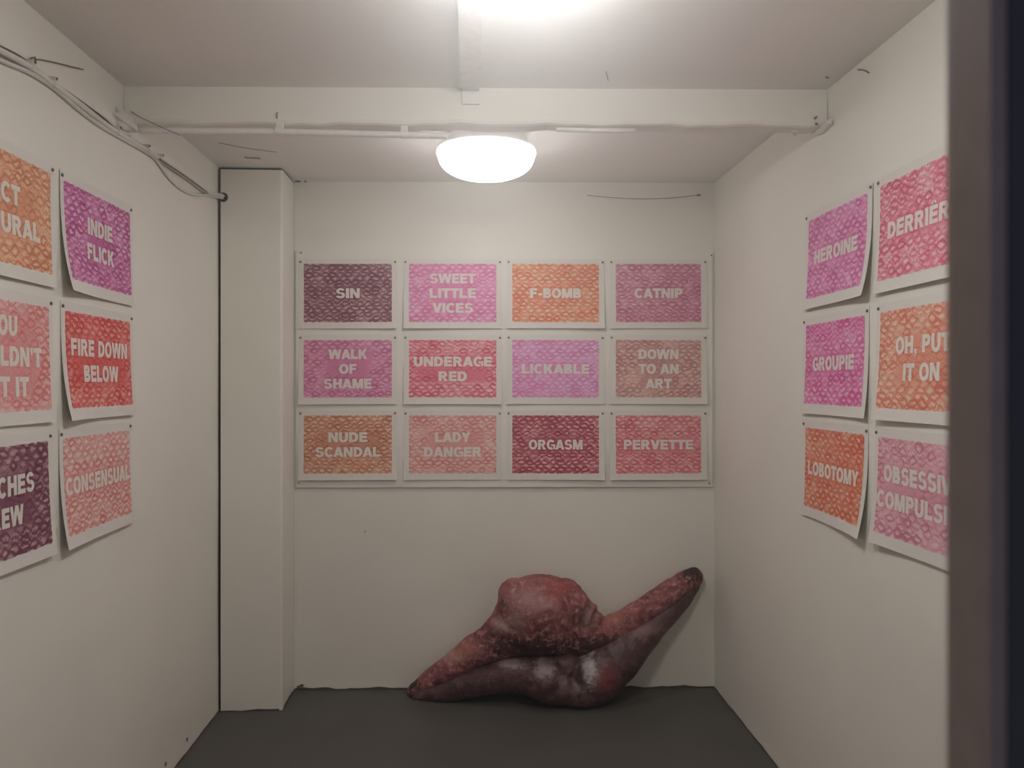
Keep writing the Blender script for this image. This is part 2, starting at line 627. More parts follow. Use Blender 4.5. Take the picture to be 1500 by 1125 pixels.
wire([on_z(888, 104, CEIL - 0.001), on_z(889, 110, CEIL - 0.010), on_z(891, 118, CEIL - 0.004)], 0.0014, 'short bit of wire poking from the ceiling between beam and front lamp')
wire([on_x(1257, 102, XR - 0.004), on_x(1266, 103, XR - 0.010), on_x(1273, 107, XR - 0.003)], 0.0020, 'short bent wire at the top of the wall without cables')
wire([on_z(1210, 113, CEIL - 0.002), on_z(1213, 114.5, CEIL - 0.003)], 0.0022, 'tiny nail in the ceiling near the beam corner', 'nail', 'nail')
wire([on_beam(1193, 174, 0.001), on_beam(1194.5, 172.5, 0.007), on_beam(1196, 171, 0.003)], 0.0022, 'upper of two small hooks at the bare end of the beam', 'hook', 'wire_hook')
wire([on_beam(1195, 181, 0.001), on_beam(1197, 182, 0.007)], 0.0030, 'lower of two small hooks at the bare end of the beam', 'hook', 'wire_hook')
wire([on_beam(1165, 198, -0.01), on_beam(1160, 192, 0.012), on_beam(1168, 193, 0.009)], 0.0025, 'pale hook bent under the beam near its bare end', 'hook', 'wire_hook', 'conduit')
nb = lambda x, y, off=0.002: on_back(x, y, off)
wire([nb(860, 286, 0.004), nb(890, 289, 0.005), nb(925, 291, 0.004), nb(960, 291, 0.004), nb(995, 289, 0.005), nb(1024, 285, 0.006)], 0.0011, 'thin slack wire strung along the top of the end wall', name='wire_strand')
wire([nb(1021, 286.5, 0.004), nb(1026, 285, 0.012)], 0.0034, 'nail in the end wall holding the slack wire', 'nail', 'nail')
wire([nb(535, 778, 0.0), nb(535, 779.5, 0.008)], 0.0022, 'single nail in the bare end wall below the poster board', 'nail', 'nail')
wire([nb(433, 265, 0.006), nb(440, 265, 0.010)], 0.0055, 'stubby dark screw plug beside the top of the column', 'screw', 'screw')
wire([nb(446, 265, 0.0), nb(448, 266, 0.010)], 0.0036, 'small screw head on the end wall next to the stubby screw plug', 'screw', 'screw')
for (x, y), lab in (((274.5, 1083), 'dark paint chip on the side wall just above the floor, below the column gap'), ((243, 1119), 'dark paint chip low on the side wall at the bottom edge of the view')):
    c = on_x(x, y, XL + 0.001)
    bm = bmesh.new(); bmesh.ops.create_icosphere(bm, subdivisions=2, radius=0.006)
    for v in bm.verts:
        v.co = Vector((v.co.x * 0.3, v.co.y * (1 + 0.4 * math.sin(v.co.z * 900)), v.co.z * 1.1))
    me = bpy.data.meshes.new('paint_chip'); bm.to_mesh(me); bm.free()
    tag(link('paint_chip', me, M['wire'], None, c), lab, 'paint chip')
for (x, y, r), lab in (((437, 1006, 0.006), 'flake of dirt in the corner at the foot of the column'), ((442, 1004, 0.008), 'larger flake of dirt beside the foot of the column'), ((451, 1009, 0.005), 'small flake of dirt on the floor edge near the column')):
    c = on_back(x, y, 0.010)
    c.z = 0.02 + 0.008 * random.random()
    c = on_back(x, y, 0.003)
    bm = bmesh.new(); bmesh.ops.create_icosphere(bm, subdivisions=2, radius=r)
    for v in bm.verts:
        v.co = Vector((v.co.x * (1 + 0.5 * math.sin(v.co.z * 700)), v.co.y * 0.5, v.co.z * 0.8))
    me = bpy.data.meshes.new('dirt_flake'); bm.to_mesh(me); bm.free()
    tag(link('dirt_flake', me, M['wire'], None, c), lab, 'dirt flake')

# ------------------------------------------------------------------ lettering: a heavy grotesque built from strokes (cap height 1)
SW, SH = 0.305, 0.240


def R_(x0, y0, x1, y1):
    return [(x0, y0), (x1, y0), (x1, y1), (x0, y1)]


def D_(b0, b1, t0, t1, y0=0.0, y1=1.0):
    return [(b0, y0), (b1, y0), (t1, y1), (t0, y1)]


def A_(cx, cy, rx, ry, tx, ty, a0, a1, n=14):
    out = []
    for i in range(n):
        p, q = (math.radians(a0 + (a1 - a0) * (i + d) / n) for d in (0, 1))
        out.append([(cx + rx * math.cos(p), cy + ry * math.sin(p)), (cx + rx * math.cos(q), cy + ry * math.sin(q)),
                    (cx + (rx - tx) * math.cos(q), cy + (ry - ty) * math.sin(q)), (cx + (rx - tx) * math.cos(p), cy + (ry - ty) * math.sin(p))])
    return out


def bowl(x, cy, rx, ry, x0=0.1):
    return [R_(x0, cy + ry - SH, x, cy + ry), R_(x0, cy - ry, x, cy - ry + SH)] + A_(x, cy, rx, ry, SW, SH, -90, 90)


E_ = [R_(0, 0, SW, 1), R_(0.1, 0, 0.78, SH), R_(0.1, 0.39, 0.73, 0.39 + SH), R_(0.1, 1 - SH, 0.77, 1)]
GLY = {
    ' ': (0.36, []),
    'I': (SW, [R_(0, 0, SW, 1)]),
    'L': (0.75, [R_(0, 0, SW, 1), R_(0.1, 0, 0.75, SH + 0.02)]),
    'E': (0.78, E_),
    'Ê': (0.78, E_ + [D_(0.14, 0.32, 0.30, 0.40, 1.07, 1.27), D_(0.48, 0.66, 0.38, 0.50, 1.07, 1.27)]),
    'F': (0.74, [R_(0, 0, SW, 1), R_(0.1, 0.38, 0.68, 0.38 + SH), R_(0.1, 1 - SH, 0.74, 1)]),
    'T': (0.84, [R_(0.42 - SW / 2, 0, 0.42 + SW / 2, 1), R_(0, 1 - SH - 0.01, 0.84, 1)]),
    'H': (0.90, [R_(0, 0, SW, 1), R_(0.90 - SW, 0, 0.90, 1), R_(0.1, 0.39, 0.8, 0.39 + SH)]),
    'N': (0.92, [R_(0, 0, SW - 0.02, 1), R_(0.92 - SW + 0.02, 0, 0.92, 1), D_(0.60, 0.92, 0, 0.32)]),
    'M': (1.10, [R_(0, 0, SW - 0.03, 1), R_(1.10 - SW + 0.03, 0, 1.10, 1), D_(0.41, 0.69, 0.0, 0.36), D_(0.41, 0.69, 0.74, 1.10)]),
    'A': (1.02, [D_(0, 0.30, 0.34, 0.68), D_(0.72, 1.02, 0.34, 0.68), R_(0.2, 0.17, 0.82, 0.37)]),
    'V': (0.98, [D_(0.32, 0.66, 0, 0.31), D_(0.32, 0.66, 0.67, 0.98)]),
    'W': (1.42, [D_(0.22, 0.52, 0, 0.29), D_(0.22, 0.52, 0.55, 0.87), D_(0.90, 1.20, 0.55, 0.87), D_(0.90, 1.20, 1.13, 1.42)]),
    'K': (0.96, [R_(0, 0, SW, 1), D_(0.2, 0.48, 0.56, 0.92, 0.34, 1), D_(0.60, 0.96, 0.28, 0.54, 0, 0.68)]),
    'Y': (0.94, [R_(0.47 - SW / 2, 0, 0.47 + SW / 2, 0.46), D_(0.47 - SW / 2, 0.47 + SW / 2, 0, 0.32, 0.40, 1), D_(0.47 - SW / 2, 0.47 + SW / 2, 0.62, 0.94, 0.40, 1)]),
    'O': (0.98, A_(0.49, 0.5, 0.49, 0.52, 0.29, 0.24, 0, 360, 30)),
    'C': (0.92, A_(0.49, 0.5, 0.49, 0.52, 0.29, 0.24, 42, 318, 26)),
    'G': (0.97, A_(0.49, 0.5, 0.49, 0.52, 0.29, 0.24, 40, 300, 26) + [R_(0.52, 0.34, 0.97, 0.53), R_(0.75, 0.04, 0.97, 0.45)]),
    'D': (0.90, [R_(0, 0, SW, 1)] + bowl(0.40, 0.5, 0.50, 0.5)),
    'P': (0.82, [R_(0, 0, SW, 1)] + bowl(0.48, 0.675, 0.34, 0.325)),
    'R': (0.92, [R_(0, 0, SW, 1)] + bowl(0.50, 0.69, 0.34, 0.31) + [D_(0.58, 0.92, 0.36, 0.62, 0, 0.46)]),
    'B': (0.86, [R_(0, 0, SW, 1)] + bowl(0.48, 0.735, 0.33, 0.265) + bowl(0.50, 0.285, 0.36, 0.285)),
    'U': (0.90, [R_(0, 0.40, SW, 1), R_(0.90 - SW, 0.40, 0.90, 1)] + A_(0.45, 0.40, 0.45, 0.42, SW, 0.24, 180, 360, 18)),
    'S': (0.86, A_(0.43, 0.71, 0.40, 0.31, 0.27, 0.21, 18, 262, 18) + A_(0.43, 0.295, 0.43, 0.315, 0.28, 0.21, -165, 88, 18)),
    '-': (0.46, [R_(0.03, 0.27, 0.43, 0.49)]),
    ',': (0.30, [R_(0.02, 0, 0.29, 0.25), D_(0.04, 0.14, 0.12, 0.29, -0.2, 0.02)]),
    "'": (0.30, [D_(0.07, 0.23, 0.02, 0.28, 0.62, 1.0)]),
}


def text_polys(line, height, width=None):
    gap = 0.085
    x, out = 0.0, []
    near = {'A': 0.06, 'V': 0.06, 'Y': 0.06, 'T': 0.035, 'W': 0.035, 'O': 0.02, 'C': 0.02, 'G': 0.02}
    for q, ch in enumerate(line):
        wd, polys = GLY[ch]
        if q:
            x -= near.get(ch, 0.0) + near.get(line[q - 1], 0.0)
        out += [[(px + x, py) for px, py in q] for q in polys]
        x += wd + gap
    tot = x - gap
    sx = height if width is None else width / tot
    return [[((px - tot / 2) * sx, py * height) for px, py in q] for q in out]


# ------------------------------------------------------------------ kiss-print ink
def ink(name, dark, mid, pale, cols, rows, seed, contrast=1.0, fade=0.5, solid=(0.3, 0.2)):
    """lip-shaped stamps in staggered rows: a bowed upper lip, a lower lip and a pale gap between"""
    k = NT(name)
    uv = k.n('ShaderNodeUVMap').outputs[0]
    sep = k.n('ShaderNodeSeparateXYZ'); k.l(uv, sep.inputs[0])
    off = k.n('ShaderNodeVectorMath', operation='ADD'); k.l(uv, off.inputs[0]); off.inputs[1].default_value = (seed * 3.7, seed * 1.9, seed * 0.53)
    sc = k.n('ShaderNodeVectorMath', operation='MULTIPLY'); k.l(off.outputs[0], sc.inputs[0]); sc.inputs[1].default_value = (1.5, 1.0, 1.0)
    V = sc.outputs[0]
    wob = k.noise(9, 2, V)
    wob2 = k.n('ShaderNodeTexNoise'); wob2.inputs['Scale'].default_value = 7; k.l(V, wob2.inputs['Vector'])
    wsep = k.n('ShaderNodeSeparateColor'); k.l(wob2.outputs['Color'], wsep.inputs[0])
    layers = []
    for du, dv in ((0.0, 0.0), (0.43, 0.5)):
        v = k.math('ADD', k.math('MULTIPLY', sep.outputs[1], rows / 1.0), k.math('ADD', k.math('MULTIPLY', k.math('SUBTRACT', wsep.outputs[1], 0.5), 0.7), dv + seed))
        r = k.math('FLOOR', v)
        wn = k.n('ShaderNodeTexWhiteNoise', noise_dimensions='1D'); k.l(k.math('ADD', r, seed * 7.3 + du), wn.inputs['W'])
        u = k.math('ADD', k.math('MULTIPLY', sep.outputs[0], float(cols)), k.math('ADD', k.math('ADD', wn.outputs[0], du), k.math('MULTIPLY', k.math('SUBTRACT', wsep.outputs[0], 0.5), 0.8)))
        c = k.math('FLOOR', u)
        cid = k.n('ShaderNodeCombineXYZ'); k.l(c, cid.inputs[0]); k.l(r, cid.inputs[1]); cid.inputs[2].default_value = seed + du
        rn = k.n('ShaderNodeTexWhiteNoise', noise_dimensions='3D'); k.l(cid.outputs[0], rn.inputs['Vector'])
        a = k.math('MULTIPLY_ADD', k.math('FRACT', u), 2.0, -1.0)
        b = k.math('MULTIPLY_ADD', k.math('FRACT', v), 2.0, -1.0)
        a2 = k.math('MULTIPLY', a, a)
        bow = k.math('MULTIPLY', k.math('ABSOLUTE', a), 0.0)
        up = k.math('ABSOLUTE', k.math('SUBTRACT', b, k.math('MULTIPLY_ADD', a2, -0.85, 0.62)))
        lo = k.math('ABSOLUTE', k.math('SUBTRACT', b, k.math('MULTIPLY_ADD', a2, 0.75, -0.62)))
        near = k.math('MINIMUM', up, k.math('MULTIPLY', lo, 1.25))
        den = k.math('SUBTRACT', 1.0, k.math('MULTIPLY', near, 1.9), clamp=True)
        den = k.math('MULTIPLY', den, k.math('MULTIPLY_ADD', rn.outputs[0], 0.75, 0.35))
        layers.append(den)
    den = k.math('MAXIMUM', layers[0], k.math('MULTIPLY', layers[1], 0.85))
    streak_m = k.n('ShaderNodeVectorMath', operation='MULTIPLY'); k.l(V, streak_m.inputs[0]); streak_m.inputs[1].default_value = (1, 2.2, 1)
    streak = k.noise(32, 4, streak_m.outputs[0], 0.65)
    big = k.noise(3.0, 2, V)
    den = k.math('ADD', k.math('MULTIPLY', den, 0.85 * contrast), k.math('MULTIPLY', k.math('SUBTRACT', streak, 0.40), 1.25))
    den = k.math('ADD', den, k.math('MULTIPLY', k.math('SUBTRACT', big, 0.5), fade), clamp=True)
    # round the lettering the ink was rubbed on more solidly
    su = k.math('MULTIPLY', k.math('SUBTRACT', sep.outputs[0], 0.5), 1 / solid[0])
    sv = k.math('MULTIPLY', k.math('SUBTRACT', sep.outputs[1], 0.5), 1 / solid[1])
    rr = k.math('MAXIMUM', k.math('ABSOLUTE', su), k.math('ABSOLUTE', sv))
    rr = k.math('ADD', rr, k.math('MULTIPLY', k.math('SUBTRACT', streak, 0.5), 0.9))
    msk = k.math('SUBTRACT', 1.0, k.ramp(rr, 0.75, 1.25))
    den = k.math('MAXIMUM', den, k.math('MULTIPLY', msk, k.math('MULTIPLY_ADD', streak, 0.5, 0.28)))
    cr = k.n('ShaderNodeValToRGB')
    cr.color_ramp.elements[0].position = 0.03; cr.color_ramp.elements[0].color = (*pale, 1)
    cr.color_ramp.elements[1].position = 0.84; cr.color_ramp.elements[1].color = (*dark, 1)
    e = cr.color_ramp.elements.new(0.44); e.color = (*mid, 1)
    k.l(den, cr.inputs[0])
    k.l(cr.outputs[0], k.b.inputs['Base Color'])
    k.b.inputs['Roughness'].default_value = 0.6
    return k.m


def lin(r, g, b):
    f = lambda c: (c / 255 / 12.92) if c <= 10 else ((c / 255 + 0.055) / 1.055) ** 2.4
    return (f(r), f(g), f(b))


GAIN = (2.05, 2.22, 2.18)     # from the photograph's dim, warm light to reflectance


def refl(c):
    v = [x * g for x, g in zip(lin(*c), GAIN)]
    m = sum(v) / 3
    return tuple(min(0.85, m + 0.97 * (x - m)) for x in v)


# dark, mid, pale: colours as seen in the photograph
INKS = {
    'plum': ((88, 44, 56), (112, 66, 78), (150, 112, 118)),
    'pink': ((176, 84, 122), (184, 104, 138), (192, 142, 158)),
    'orange': ((178, 84, 62), (188, 108, 84), (194, 150, 122)),
    'mauve': ((146, 74, 96), (160, 98, 118), (178, 136, 146)),
    'magenta_mauve': ((148, 68, 102), (166, 96, 126), (180, 134, 152)),
    'crimson': ((164, 56, 76), (176, 92, 106), (190, 148, 148)),
    'lilac': ((172, 92, 132), (182, 114, 150), (188, 142, 166)),
    'dusty': ((140, 88, 88), (160, 116, 112), (178, 146, 138)),
    'tan': ((144, 86, 66), (164, 108, 88), (184, 146, 124)),
    'coral': ((180, 96, 96), (190, 122, 118), (194, 150, 142)),
    'wine': ((126, 44, 58), (144, 66, 78), (184, 124, 126)),
    'rose': ((164, 72, 84), (176, 98, 104), (190, 142, 140)),
    'copper': ((160, 92, 66), (176, 116, 88), (190, 146, 116)),
    'violet': ((136, 44, 96), (156, 78, 122), (184, 132, 158)),
    'red': ((164, 48, 48), (178, 76, 72), (190, 124, 114)),
    'warm_pink': ((186, 90, 90), (194, 122, 118), (200, 154, 146)),
    'salmon': ((182, 88, 90), (190, 116, 114), (196, 150, 142)),
    'dark_plum': ((80, 36, 50), (104, 60, 74), (150, 110, 116)),
    'orchid': ((156, 66, 112), (172, 98, 138), (186, 138, 160)),
    'cherry': ((166, 64, 88), (178, 96, 112), (186, 140, 144)),
    'fuchsia': ((166, 58, 108), (178, 92, 132), (184, 134, 152)),
    'burnt': ((178, 88, 70), (186, 116, 98), (190, 146, 126)),
    'scarlet': ((186, 78, 58), (192, 100, 80), (194, 138, 114)),
    'pale_rose': ((160, 94, 112), (172, 118, 130), (182, 142, 148)),
}

PAPER_W, PAPER_H = 0.42, 0.297


class Sheet:
    """a paper hung on a wall: s runs along the wall as seen, h upward, both in metres from the sheet's middle"""

    def __init__(self, centre, right, normal, curl, cl, cr, seed):
        self.c, self.r, self.n = Vector(centre), Vector(right), Vector(normal)
        self.curl, self.cl, self.cr = curl, cl, cr
        self.ph = seed * 1.7

    def off(self, s, h):
        t = min(1, max(0, 0.5 - h / PAPER_H)); u = min(1, max(0, s / PAPER_W + 0.5))
        d = 0.0016 + self.curl * t ** 2 * (0.75 + 0.25 * math.sin(3 * u + self.ph))
        d += self.cl * (1 - u) ** 3 * t ** 3 + self.cr * u ** 3 * t ** 3
        d += 0.0012 * math.sin(math.pi * u) * (1 - t)
        return d

    def at(self, s, h, lift=0.0):
        return self.r * s + Vector((0, 0, h)) + self.n * (self.off(s, h) + lift)


def make_poster(key, lines, centre, right, normal, img, label, group, curl=0.006, cl=0.0, cr=0.0, seed=0, cap=0.042, pitch=0.063,
                cols=11, rows=8, widths=None, tilt=0.0, contrast=1.0, dy=0.0):
    root = empty('kiss_print_poster', centre)
    root.rotation_euler = (0, tilt, 0) if abs(Vector(normal).y) > 0.5 else (tilt, 0, 0)
    tag(root, label, 'poster', group)
    sh = Sheet(centre, right, normal, curl, cl, cr, seed)
    rnd = random.Random(seed * 13 + 5)
    # paper, with a real back face
    n = 22
    vs, fs = [], []
    for lift in (0.0, -0.0006):
        o = len(vs)
        for i in range(n + 1):
            for j in range(n + 1):
                vs.append(sh.at((i / n - 0.5) * PAPER_W, (j / n - 0.5) * PAPER_H, lift))
        for i in range(n):
            for j in range(n):
                q = o + i * (n + 1) + j
                f = (q, q + n + 1, q + n + 2, q + 1)
                fs.append(f if lift == 0.0 else f[::-1])
    m = (n + 1) ** 2
    ring = [i * (n + 1) for i in range(n)] + [n * (n + 1) + j for j in range(n)] + [i * (n + 1) + n for i in range(n, 0, -1)] + [j for j in range(n, 0, -1)]
    for a, b in zip(ring, ring[1:] + ring[:1]):
        fs.append((a, a + m, b + m, b))
    me = mesh('paper', vs, fs, True)
    rim = set(ring) | {a + m for a in ring}
    for e in me.edges:
        a, b = e.vertices
        if a in rim and b in rim and (a < m) == (b < m):
            e.use_edge_sharp = True
    link('paper', me, M['paper'], root)
    # printed field with a lip-scalloped edge
    (s0, s1, h0, h1) = img
    nu, nv = 48, 36
    vs, fs, uvs = [], [], []

    def sc(t, cnt):
        return 0.0018 * abs(math.sin(math.pi * cnt * t)) - 0.0012
    for i in range(nu + 1):
        for j in range(nv + 1):
            u, v = i / nu, j / nv
            s = s0 + (s1 - s0) * u; h = h0 + (h1 - h0) * v
            if i == 0:
                s -= sc(v, rows * 2) + rnd.uniform(-0.0008, 0.0012)
            if i == nu:
                s += sc(v, rows * 2) + rnd.uniform(-0.0008, 0.0012)
            if j == 0:
                h -= sc(u, cols * 1.3) + rnd.uniform(-0.0008, 0.0016)
            if j == nv:
                h += sc(u, cols * 1.3) + rnd.uniform(-0.0006, 0.0008)
            vs.append(sh.at(s, h, 0.0005)); uvs.append((u, v))
            if i < nu and j < nv:
                q = i * (nv + 1) + j
                fs.append((q, q + nv + 1, q + nv + 2, q + 1))
    me = mesh('print', vs, fs, True)
    ul = me.uv_layers.new(name='UVMap')
    for lp in me.loops:
        ul.data[lp.index].uv = uvs[lp.vertex_index]
    d, mi, pa = (refl(c) for c in INKS[key])
    d = tuple(x * 0.85 for x in d)
    pa = tuple(0.78 * x + 0.22 * y for x, y in zip(pa, (0.84, 0.80, 0.745)))
    link('print', me, ink('kiss_ink_' + key, d, mi, pa, cols, rows, seed + 1, contrast,
                             solid=(max(widths) / 2 / (s1 - s0) + 0.01, (len(lines) * pitch / 2) / (h1 - h0))), root)
    # lettering left pale between the kisses
    L = len(lines)
    sm, hm = (s0 + s1) / 2, (h0 + h1) / 2
    nn = Vector(normal)
    km = plain('letter_paper_' + key, tuple(0.94 * a + 0.06 * b for a, b in zip((0.82, 0.775, 0.715), mi)), 0.75, var=0.03, bscale=120)
    for q, ln in enumerate(lines):
        vs, fs = [], []
        base = hm + ((L - 1) / 2 - q) * pitch - cap / 2 + dy
        wd = widths[q] if widths else None
        for poly in text_polys(ln, cap, wd):
            o = len(vs)
            vs += [sh.at(sm + x, base + y, 0.0010) for x, y in poly]
            fs.append(tuple(range(o, o + len(poly))))
        me = mesh('lettering', vs, fs)
        bm = bmesh.new(); bm.from_mesh(me); bm.normal_update()
        for f in bm.faces:
            if f.normal.dot(nn) < 0:
                f.normal_flip()
        bm.to_mesh(me); bm.free()
        link('lettering', me, km, root)
    # two steel pins at the upper corners
    for sgn in (-1, 1):
        s = sgn * (PAPER_W / 2 - 0.0085); h = PAPER_H / 2 - 0.0125
        mb = MB()
        mb.lathe([(0.0042, 0.0), (0.0044, 0.0012), (0.0036, 0.0030), (0.0018, 0.0040)], sh.at(s, h, 0.0003), Vector(normal), 14)
        mb.build('pin', M['pin'], root, True)
    return root


# ------------------------------------------------------------------ board and the twelve posters on the end wall
BN = Vector((BD.y, -BD.x, 0)).normalized()
BR = Vector((BD.x, BD.y, 0)).normalized()
BT = 0.010
p0 = on_back(433.5, 366, BT); p1 = on_back(1043.5, 713, BT)
bw = (Vector((p1.x, p1.y, 0)) - Vector((p0.x, p0.y, 0))).length
board = empty('poster_board', ((p0.x + p1.x) / 2, (p0.y + p1.y) / 2, (p0.z + p1.z) / 2))
tag(board, 'wide flat white board on the end wall carrying twelve posters', 'board')
bm = bmesh.new()
hz = (p0.z - p1.z) / 2
v = [BR * (sx * bw / 2) + Vector((0, 0, sz * hz)) - BN * d for d in (0, BT - 0.0008) for sx, sz in ((-1, -1), (1, -1), (1, 1), (-1, 1))]
me = mesh('panel', v, [(0, 1, 2, 3), (7, 6, 5, 4), (0, 4, 5, 1), (1, 5, 6, 2), (2, 6, 7, 3), (3, 7, 4, 0)])
link('panel', me, M['board'], board)
bm.free()
for (x, y) in ((438, 707), (441, 370), (1042, 374), (1039, 708)):
    c = on_back(x, y, BT) - board.location
    mb = MB(); mb.lathe([(0.0035, -0.001), (0.0035, 0.0012), (0.002, 0.0020)], c, BN, 12)
    mb.build('screw', M['pin'], board, True)

PXM = 3.49 / FPX     # metres per pixel on the end wall, for the measured line widths
colx = [(445.5, 574), (599.5, 727), (750.5, 877), (902, 1026.5)]
rowy = [(386.5, 472), (498, 582), (608.5, 693)]
GRID = [
    [('plum', ['SIN'], [34], 'poster of dark plum kiss marks reading SIN, in the board corner beside the column', {}),
     ('pink', ['SWEET', 'LITTLE', 'VICES'], [66, 67, 59], 'bright pink kiss-mark poster reading SWEET LITTLE VICES', {}),
     ('orange', ['F-BOMB'], [74], 'orange kiss-mark poster reading F-BOMB in the top row of the board', {}),
     ('mauve', ['CATNIP'], [70], 'mauve pink kiss-mark poster reading CATNIP at the top corner of the board', {})],
    [('magenta_mauve', ['WALK', 'OF', 'SHAME'], [56, 25, 69], 'purplish pink kiss-mark poster reading WALK OF SHAME', {}),
     ('crimson', ['UNDERAGE', 'RED'], [113, 41], 'crimson kiss-mark poster with a two-line title ending in RED', {}),
     ('lilac', ['LICKABLE'], [98], 'pale lilac pink kiss-mark poster reading LICKABLE', {}),
     ('dusty', ['DOWN', 'TO AN', 'ART'], [58, 58, 38], 'dusty brownish pink kiss-mark poster reading DOWN TO AN ART', {})],
    [('tan', ['NUDE', 'SCANDAL'], [56, 93], 'tan brown kiss-mark poster reading NUDE SCANDAL', {}),
     ('coral', ['LADY', 'DANGER'], [51, 83], 'soft coral kiss-mark poster reading LADY DANGER', {}),
     ('wine', ['ORGASM'], [78], 'dark wine red kiss-mark poster reading ORGASM in the bottom row', {}),
     ('rose', ['PERVETTE'], [101], 'rose red kiss-mark poster reading PERVETTE at the bottom corner of the board', {})],
]
for r in range(3):
    for c in range(4):
        key, lines, wpx, label, kw = GRID[r][c]
        x0, x1 = colx[c]; y0, y1 = rowy[r]
        a = on_back(x0, y0, BT); b = on_back(x1, y1, BT)
        mid = (a + b) / 2
        half_w = (Vector((b.x, b.y, 0)) - Vector((a.x, a.y, 0))).length / 2
        half_h = (a.z - b.z) / 2
        ctr = mid + Vector((0, 0, -0.0035))
        make_poster(key, lines, ctr, BR, BN, (-half_w, half_w, 0.0035 - half_h, 0.0035 + half_h), label, 'kiss-mark posters on the board',
                    curl=0.005 + 0.003 * ((r * 4 + c * 7) % 3), cl=0.004 * ((r + c) % 2), cr=0.006 * ((r + c + 1) % 2), seed=r * 4 + c,
                    widths=[q * PXM for q in wpx], tilt=random.uniform(-0.004, 0.004), dy=-0.001, **kw)

# ------------------------------------------------------------------ six posters on each side wall
ROWZ = [1.815, 1.4925, 1.1745]
IMG_H = 0.243
IW = 0.383
LEFT = [
    (0, 'violet', ['INDIE', 'FLICK'], (92, 189), [0.147, 0.162], 'purple pink kiss-mark poster reading INDIE FLICK, under the wall cables', dict(cl=0.022)),
    (1, 'red', ['FIRE DOWN', 'BELOW'], (94, 189), [0.330, 0.205], 'red kiss-mark poster reading FIRE DOWN BELOW', dict(cl=0.022)),
    (2, 'warm_pink', ['CONSENSUAL'], (91, 188), [0.375], 'pale coral red kiss-mark poster reading CONSENSUAL', dict(cl=0.016)),
    (0, 'copper', ['ACT', 'NATURAL'], (None, 72), [0.118, 0.282], 'copper brown kiss-mark poster on the cabled wall, lettering ending in CT and URAL', dict(cr=0.002)),
    (1, 'salmon', ['YOU', "WOULDN'T", 'GET IT'], (None, 70), [0.110, 0.310, 0.195], 'salmon pink kiss-mark poster on the cabled wall, lettering ending in IT', dict(cr=0.002)),
    (2, 'dark_plum', ['WITCHES', 'BREW'], (None, 69), [0.252, 0.156], 'dark plum kiss-mark poster on the cabled wall, lettering ending in CHES and EW', dict(cr=0.002)),
]
for i, (r, key, lines, (xa, xb), wd, label, kw) in enumerate(LEFT):
    yb = on_x(xb, 560, XL).y
    ya = yb - IW if xa is None else on_x(xa, 560, XL).y
    iw = yb - ya
    ctr = Vector((XL, (ya + yb) / 2, ROWZ[r] - IMG_H / 2 - 0.0035))
    make_poster(key, lines, ctr, (0, 1, 0), (1, 0, 0), (-iw / 2, iw / 2, 0.0035 - IMG_H / 2, 0.0035 + IMG_H / 2), label, 'kiss-mark posters on the cabled wall',
                curl=0.012, seed=20 + i, widths=wd, cols=10, rows=8, cap=0.044, pitch=0.067, tilt=0.0, **kw)
RIGHT = [
    (0, 'orchid', ['HEROINE'], (1186, 1272), [0.275], 'orchid purple kiss-mark poster reading HEROINE on the wall by the window jamb', dict(cr=0.024)),
    (1, 'fuchsia', ['GROUPIE'], (1182, 1268), [0.265], 'fuchsia kiss-mark poster reading GROUPIE on the wall by the window jamb', dict(cr=0.008)),
    (2, 'scarlet', ['LOBOTOMY'], (1181, 1267), [0.33], 'orange red kiss-mark poster reading LOBOTOMY below the fuchsia one', dict(cr=0.020)),
    (0, 'cherry', ['DERRIÊRE'], (1291, None), [0.300], 'cherry red kiss-mark poster partly hidden by the window jamb, lettering starting DERRI', dict(cl=0.004)),
    (1, 'burnt', ['OH, PUT', 'IT ON'], (1291, None), [0.226, 0.150], 'orange pink kiss-mark poster reading OH, PUT IT ON, partly behind the jamb', dict(cl=0.006)),
    (2, 'pale_rose', ['OBSESSIVE', 'COMPULSIVE'], (1288, None), [0.322, 0.378], 'pale rose kiss-mark poster starting OBSESSIV, partly hidden by the window jamb', dict(cl=0.010)),
]
for i, (r, key, lines, (xa, xb), wd, label, kw) in enumerate(RIGHT):
    ya = on_x(xa, 560, XR).y
    yb = ya - IW if xb is None else on_x(xb, 560, XR).y
    iw = ya - yb
    ctr = Vector((XR, (ya + yb) / 2, ROWZ[r] - IMG_H / 2 - 0.0035))
    make_poster(key, lines, ctr, (0, -1, 0), (-1, 0, 0), (-iw / 2, iw / 2, 0.0035 - IMG_H / 2, 0.0035 + IMG_H / 2), label, 'kiss-mark posters on the wall by the jamb',
                curl=0.012, seed=30 + i, widths=wd, cols=10, rows=8, cap=0.042, pitch=0.066, tilt=0.0, **kw)


